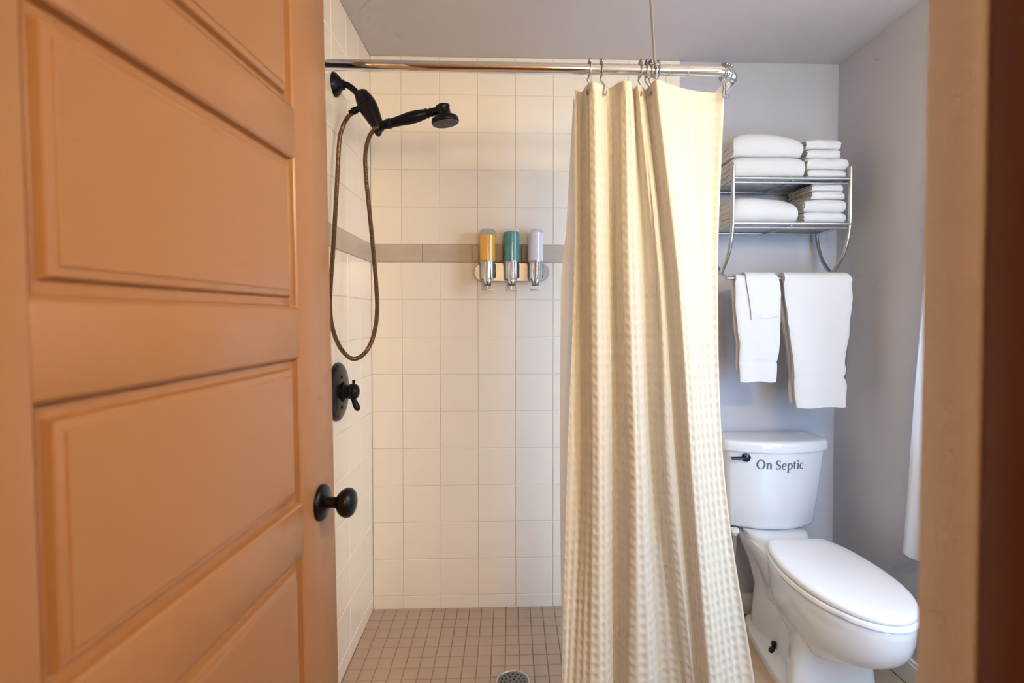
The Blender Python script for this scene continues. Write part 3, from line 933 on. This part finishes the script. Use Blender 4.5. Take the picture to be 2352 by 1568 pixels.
# ------------------------------------------------------------------ hanging towels
def hanging(name, label, xl, xr, zf, zbk, yf, yb, ztop, th, seed, bands=(), group='white towels hanging on the rack bar', botslope=0.0):
    """xl, xr: tables of left and right edge by height"""
    R = (yb-yf)/2; yc = (yf+yb)/2
    outer, inner = [], []
    nF, nB = 46, 24
    for k in range(nF+1): outer.append((yf, lerp(zf, ztop-R, k/nF)))
    for k in range(1, 12):
        a = math.pi-math.pi*k/12
        outer.append((yc+R*math.cos(a), ztop-R+R*math.sin(a)))
    for k in range(nB+1): outer.append((yb, lerp(ztop-R, zbk, k/nB)))
    ri = R-th
    for k in range(nB+1): inner.append((yb-th, lerp(zbk, ztop-R, k/nB)))
    for k in range(1, 12):
        a = math.pi*k/12
        inner.append((yc+ri*math.cos(a), ztop-R+ri*math.sin(a)))
    for k in range(nF+1): inner.append((yf+th, lerp(ztop-R, zf, k/nF)))
    outl = outer+inner
    NX = 30
    rings = []
    for i in range(NX+1):
        u = i/NX
        e_ = min(u, 1-u)*0.2
        rnd_ = math.exp(-e_/0.006)
        ring = []
        for k, (yy, zz) in enumerate(outl):
            a, b = interp(xl, zz), interp(xr, zz)
            x = lerp(a, b, u)
            front = yy < yc
            thin = 0
            for bz, bw in bands:
                thin = max(thin, math.exp(-((zz-bz)/bw)**2))
            x += (u-0.5)*-2*0.003*thin
            dy = 0.0
            if k <= nF+1: dy += 0.0035*thin
            dy += 0.005*fbm(u*2.6+seed, zz*5, 0.4)*min(1, (ztop-zz)*6)
            cm = yf+th/2 if front else yb-th/2
            if zz < ztop-R: yy = lerp(yy, cm, 0.55*rnd_)
            x += 0.0025*fbm(zz*22, seed, u*2)*rnd_
            zz2 = zz
            if zz < zf+0.004 and front: zz2 = zz+botslope*(u-0.5)+0.002*math.sin(u*9+seed)
            ring.append(Vector((x, yy+dy, zz2)))
        rings.append(ring)
    v_, f_ = loft_vf(rings)
    o = obj(name, v_, f_, 'towel')
    tag(o, label, 'towel', group)
    return o

hanging('hand_towel', 'white hand towel hanging on the bar under a folded washcloth',
        [(0.98, 0.829), (1.05, 0.822), (1.12, 0.826), (1.16, 0.817), (1.25, 0.808), (1.34, 0.806), (1.38, 0.812)],
        [(0.98, 0.957), (1.05, 0.960), (1.12, 0.970), (1.25, 0.972), (1.33, 0.970), (1.38, 0.950)],
        0.983, 1.020, 1.866, 1.910, 1.3705, 0.0148, 3.3, bands=((1.056, 0.005),))
hanging('washcloth', 'white washcloth draped over the hanging hand towel',
        [(1.21, 0.862), (1.30, 0.850), (1.34, 0.842), (1.38, 0.842)],
        [(1.21, 0.960), (1.30, 0.966), (1.34, 0.962), (1.38, 0.945)],
        1.214, 1.240, 1.857, 1.919, 1.3790, 0.0075, 5.1, botslope=0.012)
hanging('bath_towel', 'large white bath towel with woven border hanging at the bar end',
        [(0.88, 1.033), (0.96, 1.022), (1.02, 1.022), (1.10, 1.012), (1.25, 0.992), (1.33, 0.980), (1.385, 0.984)],
        [(0.88, 1.212), (0.97, 1.216), (1.00, 1.208), (1.03, 1.212), (1.06, 1.207), (1.15, 1.222), (1.28, 1.232), (1.35, 1.227), (1.385, 1.212)],
        0.890, 0.902, 1.858, 1.917, 1.3785, 0.022, 8.7, bands=((0.998, 0.005), (1.045, 0.005)), botslope=0.004)

# ------------------------------------------------------------------ toilet
TXC = 1.012
to = empty('toilet', (TXC, 1.75, 0))
tag(to, 'white ceramic toilet with closed lid and elongated bowl', 'toilet')

def tank_outline(hwid, yfc, yback, bow=0.055, xc=TXC):
    P = []
    for k in range(13):
        t = -1+2*k/12
        P.append((xc+t*hwid, yfc+bow*abs(t)**2.0, 0))
    P += [(xc+hwid*1.0, lerp(yfc+bow, yback, 0.35), 0), (xc+hwid*0.98, lerp(yfc+bow, yback, 0.75), 0), (xc+hwid*0.93, yback, 0), (xc+hwid*0.5, yback, 0), (xc, yback, 0),
          (xc-hwid*0.5, yback, 0), (xc-hwid*0.93, yback, 0), (xc-hwid*0.98, lerp(yfc+bow, yback, 0.75), 0), (xc-hwid, lerp(yfc+bow, yback, 0.35), 0)]
    return chaikin(P, 2)
YT = 2.090
def ring_at(P, z): return [Vector((p.x, p.y, z)) for p in P]
rings = []
for z, hwid, yfc in ((0.404, 0.130, 1.990), (0.406, 0.155, 1.965), (0.412, 0.1655, 1.950), (0.425, 0.1685, 1.944), (0.52, 0.1770, 1.932), (0.62, 0.1850, 1.922), (0.712, 0.1915, 1.915)):
    rings.append(ring_at(tank_outline(hwid, yfc, YT), z))
v, f = loft_vf(rings); tk = obj('tank', v, f, 'ceramic', to, sharp=60)
rings = []
for z, hwid, ins in ((0.7135, 0.198, 0.004), (0.7135, 0.2030, 0.0), (0.716, 0.2040, -0.001), (0.742, 0.2025, 0.0005), (0.7475, 0.2005, 0.003), (0.7515, 0.196, 0.008), (0.7540, 0.186, 0.018), (0.7555, 0.155, 0.045)):
    rings.append(ring_at(tank_outline(hwid, 1.905+ins, YT+0.004-ins*0.3, 0.058), z))
v, f = loft_vf(rings); obj('tank_lid', v, f, 'ceramic', to, sharp=60)

def tank_y(x, z):
    hwid = lerp(0.1770, 0.1915, (z-0.52)/0.192); yfc = lerp(1.932, 1.915, (z-0.52)/0.192)
    return yfc+0.055*((x-TXC)/hwid)**2

# flush lever
lx, lz = 0.884, 0.6905
ly = tank_y(lx, lz)
fl_ = empty('flush_lever', (lx, ly, lz)); fl_['label'] = 'black flush lever'; adopt(fl_, to)
lathe('pivot', [(0.0165, 0), (0.0165, 0.005), (0.0145, 0.009), (0.009, 0.0115), (0, 0.0125)], (lx, ly+0.001, lz), (-0.15, -1, 0), 'black', fl_, 24)
v, f = tube_vf([(lx-0.004, ly-0.0100, lz), (lx-0.030, ly-0.010, lz-0.001), (lx-0.058, ly-0.006, lz-0.0015)], [0.0055, 0.0062, 0.0060], 12)
obj('arm', v, f, 'black', fl_)

# lettering, serif strokes as flat ribbons on the tank face
def ribbon(pts, wid):
    out = []; F_ = []
    n_ = len(pts)
    for i, p in enumerate(pts):
        a = pts[max(0, i-1)]; b = pts[min(n_-1, i+1)]
        t = Vector((b[0]-a[0], b[1]-a[1])); t = t.normalized() if t.length else Vector((1, 0))
        nn = Vector((-t.y, t.x))
        w2 = wid[i] if isinstance(wid, (list, tuple)) else wid
        out += [(p[0]+nn.x*w2/2, p[1]+nn.y*w2/2), (p[0]-nn.x*w2/2, p[1]-nn.y*w2/2)]
    for i in range(n_-1): F_.append((2*i, 2*i+1, 2*i+3, 2*i+2))
    return out, F_
def arcp(cx_, cy_, rx, ry, a0, a1, n_=22):
    return [(cx_+rx*math.cos(math.radians(lerp(a0, a1, k/n_))), cy_+ry*math.sin(math.radians(lerp(a0, a1, k/n_)))) for k in range(n_+1)]
def wcal(n_, a0, a1, thick, thin):      # contrast: thick at the sides, thin at top and bottom
    return [lerp(thin, thick, abs(math.cos(math.radians(lerp(a0, a1, k/n_))))**1.3) for k in range(n_+1)]
TH, TN = 0.15, 0.055
def hbar(x0, x1, y_): return ribbon([(x0, y_), (x1, y_)], 0.05)
def stem(x, y0, y1): return ribbon([(x, y0), (x, y1)], TH)
GL = {
 'O': (0.80, [ribbon(arcp(0.38, 0.36, 0.30, 0.36, 0, 360, 36), wcal(36, 0, 360, TH, TN))]),
 'n': (0.56, [stem(0.12, 0, 0.46), hbar(0.0, 0.24, 0.025), hbar(0.0, 0.16, 0.45), ribbon(arcp(0.27, 0.30, 0.155, 0.17, 165, 0, 16), wcal(16, 165, 0, TH, 0.07)), stem(0.425, 0, 0.30), hbar(0.31, 0.54, 0.025)]),
 'S': (0.56, [ribbon(arcp(0.25, 0.53, 0.17, 0.175, 35, 215, 18), wcal(18, 35, 215, TH, TN)), ribbon([(0.115, 0.44), (0.20, 0.385), (0.30, 0.335), (0.40, 0.28)], [0.12, 0.15, 0.15, 0.12]),
              ribbon(arcp(0.25, 0.19, 0.185, 0.175, 35, -145, 18), wcal(18, 35, -145, TH, TN)), ribbon([(0.405, 0.52), (0.405, 0.72)], 0.05), ribbon([(0.075, 0.0), (0.075, 0.22)], 0.05)]),
 'e': (0.48, [ribbon(arcp(0.225, 0.235, 0.175, 0.235, 10, 320, 28), wcal(28, 10, 320, 0.13, TN)), ribbon([(0.07, 0.265), (0.39, 0.265)], 0.05)]),
 'p': (0.58, [stem(0.13, -0.22, 0.46), hbar(0.0, 0.28, -0.21), hbar(0.01, 0.16, 0.45), ribbon(arcp(0.29, 0.235, 0.19, 0.235, 150, -150, 26), wcal(26, 150, -150, TH, TN))]),
 't': (0.36, [ribbon([(0.15, 0.60), (0.15, 0.10)], TH), ribbon(arcp(0.235, 0.11, 0.085, 0.10, 180, 300, 10), 0.07), hbar(0.02, 0.30, 0.445)]),
 'i': (0.30, [stem(0.14, 0, 0.46), hbar(0.02, 0.27, 0.025), hbar(0.02, 0.18, 0.45), ribbon([(0.065, 0.64), (0.215, 0.64)], 0.15)]),
 'c': (0.46, [ribbon(arcp(0.225, 0.235, 0.175, 0.235, 45, 315, 26), wcal(26, 45, 315, 0.13, TN)), ribbon([(0.30, 0.385), (0.385, 0.385)], 0.11)]),
 ' ': (0.26, [])}
text = 'On Septic'
tot = sum(GL[c][0] for c in text)
LX0, LX1, LZ0 = 0.9185, 1.0985, 0.6495
scl = (LX1-LX0)/tot
lt = empty('lettering', (LX0, 1.91, LZ0)); lt['label'] = 'grey serif words on the tank'; adopt(lt, to)
cur = 0.0
for ch_ in text:
    wd, parts = GL[ch_]
    V_, F_ = [], []
    for pv, pf in parts:
        k_ = len(V_)
        for (a, b) in pv:
            x = LX0+(cur+a)*scl; z = LZ0+b*scl*1.16
            V_.append((x, tank_y(x, z)-0.0009, z))
        F_ += [tuple(i+k_ for i in q) for q in pf]
    if V_: obj('letter', V_, F_, 'ink', lt, smooth=False)
    cur += wd

# bowl: egg outline by distance from the back
LXC = 1.026
EGG = [(1.856, 0.088), (1.846, 0.103), (1.82, 0.119), (1.77, 0.137), (1.70, 0.150), (1.62, 0.155), (1.54, 0.150), (1.47, 0.134), (1.41, 0.106), (1.37, 0.074), (1.348, 0.042), (1.341, 0.018), (1.3395, 0.0)]
def egg(grow=0.0, yback=None, sx=1.0, ysh=0.0, front=None, n_=15, xc=LXC):
    half = catmull([(h_, y_, 0) for y_, h_ in EGG], 4)
    half = [(p.x, p.y) for p in half]
    yc_ = 1.62
    pts = []
    for h_, y_ in half:
        dx, dy = h_*sx, y_-yc_
        L_ = math.hypot(h_, dy) or 1
        k_ = 1+grow/L_
        yy = yc_+dy*k_
        if front is not None and dy < 0: yy = yc_+dy*(yc_-front)/(yc_-1.3395)
        if yback is not None and dy > 0: yy = yc_+dy*(yback-yc_)/(1.856-yc_)
        pts.append((dx*k_, yy+ysh))
    P = [Vector((xc+a, b, 0)) for a, b in pts]+[Vector((xc-a, b, 0)) for a, b in reversed(pts[:-1])]
    return P
# lid
rings = []
for z, gsh in ((0.4035, -0.010), (0.4030, -0.002), (0.4050, 0.0), (0.4120, 0.0005), (0.4165, -0.002), (0.4195, -0.007), (0.4215, -0.016), (0.4235, -0.045), (0.4245, -0.09)):
    rings.append(ring_at(egg(gsh), z))
v, f = loft_vf(rings); obj('seat_lid', v, f, 'plastic', to, sharp=60)
rings = []
for z, gsh in ((0.3845, -0.010), (0.3840, -0.001), (0.3860, 0.0035), (0.3960, 0.0040), (0.3995, 0.001), (0.4005, -0.006)):
    rings.append(ring_at(egg(gsh), z))
v, f = loft_vf(rings); obj('seat', v, f, 'plastic', to, sharp=60)
for s in (-1, 1):
    box('hinge', LXC+s*0.07-0.014, LXC+s*0.07+0.014, 1.845, 1.868, 0.388, 0.408, 'plastic', to, 0.004)
    box('bumper', LXC+s*0.142-0.01, LXC+s*0.142+0.01, 1.59, 1.62, 0.379, 0.386, 'plastic', to, 0.001)

# bowl with shelf towards the tank
def bowl_ring(z, grow, front, hback, yback):
    e = egg(grow, front=front)
    half = e[:len(e)//2+1]
    pts = []
    for p in half:
        pts.append((p.x-LXC, p.y))
    # replace the back by a shelf of half width hback reaching yback
    shelf = [(hback*0.90, yback), (hback, yback-0.012), (hback, yback-0.06), (hback*1.0, yback-0.11)]
    pts = [q for q in pts if q[1] < 1.80]
    return shelf, pts
def resample(P, n_=120):
    L_ = [0.0]
    for a, b in zip(P, P[1:]+P[:1]): L_.append(L_[-1]+(b-a).length)
    Q = []; i = 0
    for k in range(n_):
        t = L_[-1]*k/n_
        while L_[i+1] < t: i += 1
        d_ = L_[i+1]-L_[i] or 1
        Q.append(P[i].lerp(P[(i+1) % len(P)], (t-L_[i])/d_))
    return Q
def full_bowl(z, grow, front, hback, yback, xback=TXC):
    shelf, pts = bowl_ring(z, grow, front, hback, yback)
    right = [(xback+a, b) for a, b in shelf]+[(LXC+a, b) for a, b in pts]
    left = [(xback-a, b) for a, b in shelf]+[(LXC-a, b) for a, b in pts[:-1]]
    P = [Vector((a, b, z)) for a, b in right]+[Vector((a, b, z)) for a, b in reversed(left)]
    return resample(P)
rings = []
for z, gsh, fr, hb_, yb_ in ((0.3815, -0.030, 1.366, 0.098, 2.045), (0.3815, -0.004, 1.346, 0.110, 2.055), (0.3780, 0.0, 1.343, 0.112, 2.058), (0.355, -0.001, 1.344, 0.110, 2.056),
                            (0.33, -0.002, 1.346, 0.102, 2.05), (0.30, -0.005, 1.355, 0.092, 2.04), (0.275, -0.009, 1.370, 0.084, 2.03), (0.25, -0.016, 1.395, 0.079, 2.02), (0.225, -0.026, 1.435, 0.076, 2.01), (0.20, -0.040, 1.485, 0.073, 2.00), (0.175, -0.058, 1.54, 0.070, 1.99), (0.155, -0.080, 1.60, 0.066, 1.98), (0.145, -0.110, 1.66, 0.05, 1.95)):
    rings.append(full_bowl(z, gsh, fr, hb_, yb_))
v, f = loft_vf(rings); obj('bowl', v, f, 'ceramic', to, sharp=50)
# rear deck the tank sits on
rings = []
for z, a, y0, y1 in ((0.372, 0.112, 1.87, 2.070), (0.392, 0.113, 1.885, 2.072), (0.403, 0.116, 1.905, 2.075), (0.406, 0.112, 1.912, 2.07)):
    rings.append(ring_at(chaikin([(TXC-a, y0, 0), (TXC, y0-0.004, 0), (TXC+a, y0, 0), (TXC+a, y1, 0), (TXC-a, y1, 0)], 3), z))
v, f = loft_vf(rings); obj('deck', v, f, 'ceramic', to, sharp=50)

# pedestal, trapway and foot
def rrect(xc_, a, y0, y1, z, n_=3, nose=0.0, b=None):
    b = a if b is None else b
    return ring_at(chaikin([(xc_-a, y0, 0), (xc_-a*0.4, y0-nose, 0), (xc_+a*0.4, y0-nose, 0), (xc_+a, y0, 0), (xc_+lerp(a, b, .5), lerp(y0, y1, .5), 0), (xc_+b, y1, 0), (xc_-b, y1, 0), (xc_-lerp(a, b, .5), lerp(y0, y1, .5), 0)], n_), z)
rings = []
for z, a, y0, y1, ns, b_ in ((0.0, 0.160, 1.570, 1.78, 0.02, 0.05), (0.03, 0.157, 1.575, 1.78, 0.02, 0.05), (0.08, 0.150, 1.583, 1.78, 0.02, 0.05), (0.15, 0.138, 1.585, 1.78, 0.03, 0.05), (0.21, 0.128, 1.565, 1.80, 0.03, 0.06), (0.26, 0.120, 1.53, 1.80, 0.03, 0.07), (0.30, 0.11, 1.50, 1.80, 0.03, 0.08)):
    rings.append(rrect(1.008, a, y0, y1, z, 3, ns, b_))
v, f = loft_vf(rings); obj('pedestal', v, f, 'ceramic', to, sharp=50)
rings = []
for z, a, y0, y1 in ((0.02, 0.085, 1.70, 2.055), (0.06, 0.078, 1.71, 2.05), (0.12, 0.074, 1.72, 2.045), (0.20, 0.072, 1.72, 2.04), (0.28, 0.076, 1.74, 2.04), (0.36, 0.090, 1.78, 2.045)):
    rings.append(rrect(TXC, a, y0, y1, z))
v, f = loft_vf(rings); obj('trapway', v, f, 'ceramic', to, sharp=50)
def foot(z, g_):
    P = [(0.888-g_, 1.60), (0.886-g_, 1.70), (0.893-g_, 1.80), (0.908-g_, 1.93), (0.922-g_, 2.02), (0.950-g_*0.5, 2.065+g_), (1.012, 2.07+g_)]
    L_ = [(a, b) for a, b in P]; R_ = [(2*TXC-a, b) for a, b in P[:-1]]
    return ring_at(chaikin([(a, b, 0) for a, b in L_]+[(a, b, 0) for a, b in reversed(R_)], 3), z)
rings = [foot(0.0, 0.004), foot(0.020, 0.004), foot(0.028, 0.001), foot(0.033, -0.008), foot(0.040, -0.022), foot(0.052, -0.034)]
v, f = loft_vf(rings); obj('foot', v, f, 'ceramic', to, sharp=50)
# bolt with wing
bx, by = 0.924, 1.806
bo = empty('floor_bolt', (bx, by, 0.034)); bo['label'] = 'black bolt cap'; adopt(bo, to)
lathe('washer', [(0.016, 0), (0.016, 0.004), (0, 0.0045)], (bx, by, 0.0335), (0.12, 0, 1), 'plastic', bo, 20)
lathe('cap', [(0.0145, 0), (0.0150, 0.006), (0.0120, 0.012), (0.007, 0.016), (0.006, 0.022), (0.009, 0.026), (0.0095, 0.033), (0.006, 0.038), (0, 0.039)], (bx, by, 0.037), (0.12, 0, 1), 'black', bo, 20)
# water supply below the tank
su = empty('water_supply', (0.858, 1.985, 0.36)); adopt(su, to)
lathe('nut', [(0.017, 0), (0.017, 0.012), (0.013, 0.016), (0.010, 0.024)], (0.862, 1.985, 0.404), (0, 0, -1), 'plastic', su, 8)
tube('supply_hose', catmull([(0.862, 1.985, 0.384), (0.862, 1.985, 0.33), (0.852, 1.99, 0.26), (0.83, 2.04, 0.20), (0.83, YB+0.01, 0.18)], 8), 0.0062, 'steel', su, 10)

# ------------------------------------------------------------------ window curtain
V = []; F = []
NZ, NY = 50, 60
for j in range(NZ+1):
    t = j/NZ
    z = lerp(1.96, 0.452, t)
    edge = interp([(0.43, 1.690), (0.60, 1.672), (1.0, 1.645), (1.55, 1.592), (1.96, 1.50)], z)
    front = interp([(0.43, 1.34), (1.0, 1.32), (1.96, 1.28)], z)
    for i in range(NY+1):
        u = i/NY
        y = lerp(edge, front, u)
        x = XR-0.040+0.016*math.cos(u*21+0.5*math.sin(z*3))-0.012*(1-t)
        V.append((x, y, z+(0.006*math.sin(u*21) if j == NZ else 0)))
for j in range(NZ):
    for i in range(NY):
        k = j*(NY+1)+i
        F.append((k, k+1, k+NY+2, k+NY+1))
wc = obj('window_curtain', V, F, 'sheer')
tag(wc, 'sheer white window curtain hanging on the right wall', 'window curtain')
cr = empty('window_rod', (XR-0.04, 1.05, 1.965))
tag(cr, 'thin rod carrying the white window curtain', 'curtain rod')
tube('tube', [(XR-0.045, 0.50, 1.968), (XR-0.045, 1.56, 1.968)], 0.006, 'nickel', cr, 10)
for yy in (0.53, 1.53):
    tube('bracket', [(XR, yy, 1.968), (XR-0.045, yy, 1.968)], 0.004, 'nickel', cr, 8)

# ------------------------------------------------------------------ lamps
lp = empty('vanity_light', (0.69, YF, 1.70))
tag(lp, 'warm three globe vanity light on the front wall', 'wall lamp')
box('back_plate', 0.47, 0.91, YF+0.001, YF+0.03, 1.66, 1.74, 'bronze', lp, 0.006)
for x in (0.53, 0.69, 0.85):
    tube('arm', [(x, YF+0.02, 1.70), (x, YF+0.07, 1.70)], 0.009, 'bronze', lp, 12)
    v, f = sphere_vf((x, YF+0.105, 1.70), 0.045, 12); obj('globe', v, f, 'lampglass', lp)
hl = empty('added_hall_light', (0.44, -0.85, 2.4))  # unseen lamp, added to brighten the shower tile with warm light
tag(hl, 'added globe light in the hall to warm the shower', 'added lamp')
lathe('canopy', [(0.06, 0), (0.06, 0.012), (0.02, 0.03)], (0.44, -0.85, 2.4), (0, 0, -1), 'bronze', hl)
tube('stem', [(0.44, -0.85, 2.38), (0.44, -0.85, 1.88)], 0.006, 'bronze', hl, 10)
v, f = sphere_vf((0.44, -0.85, 1.70), 0.20, 18); obj('globe', v, f, 'hallglow', hl)
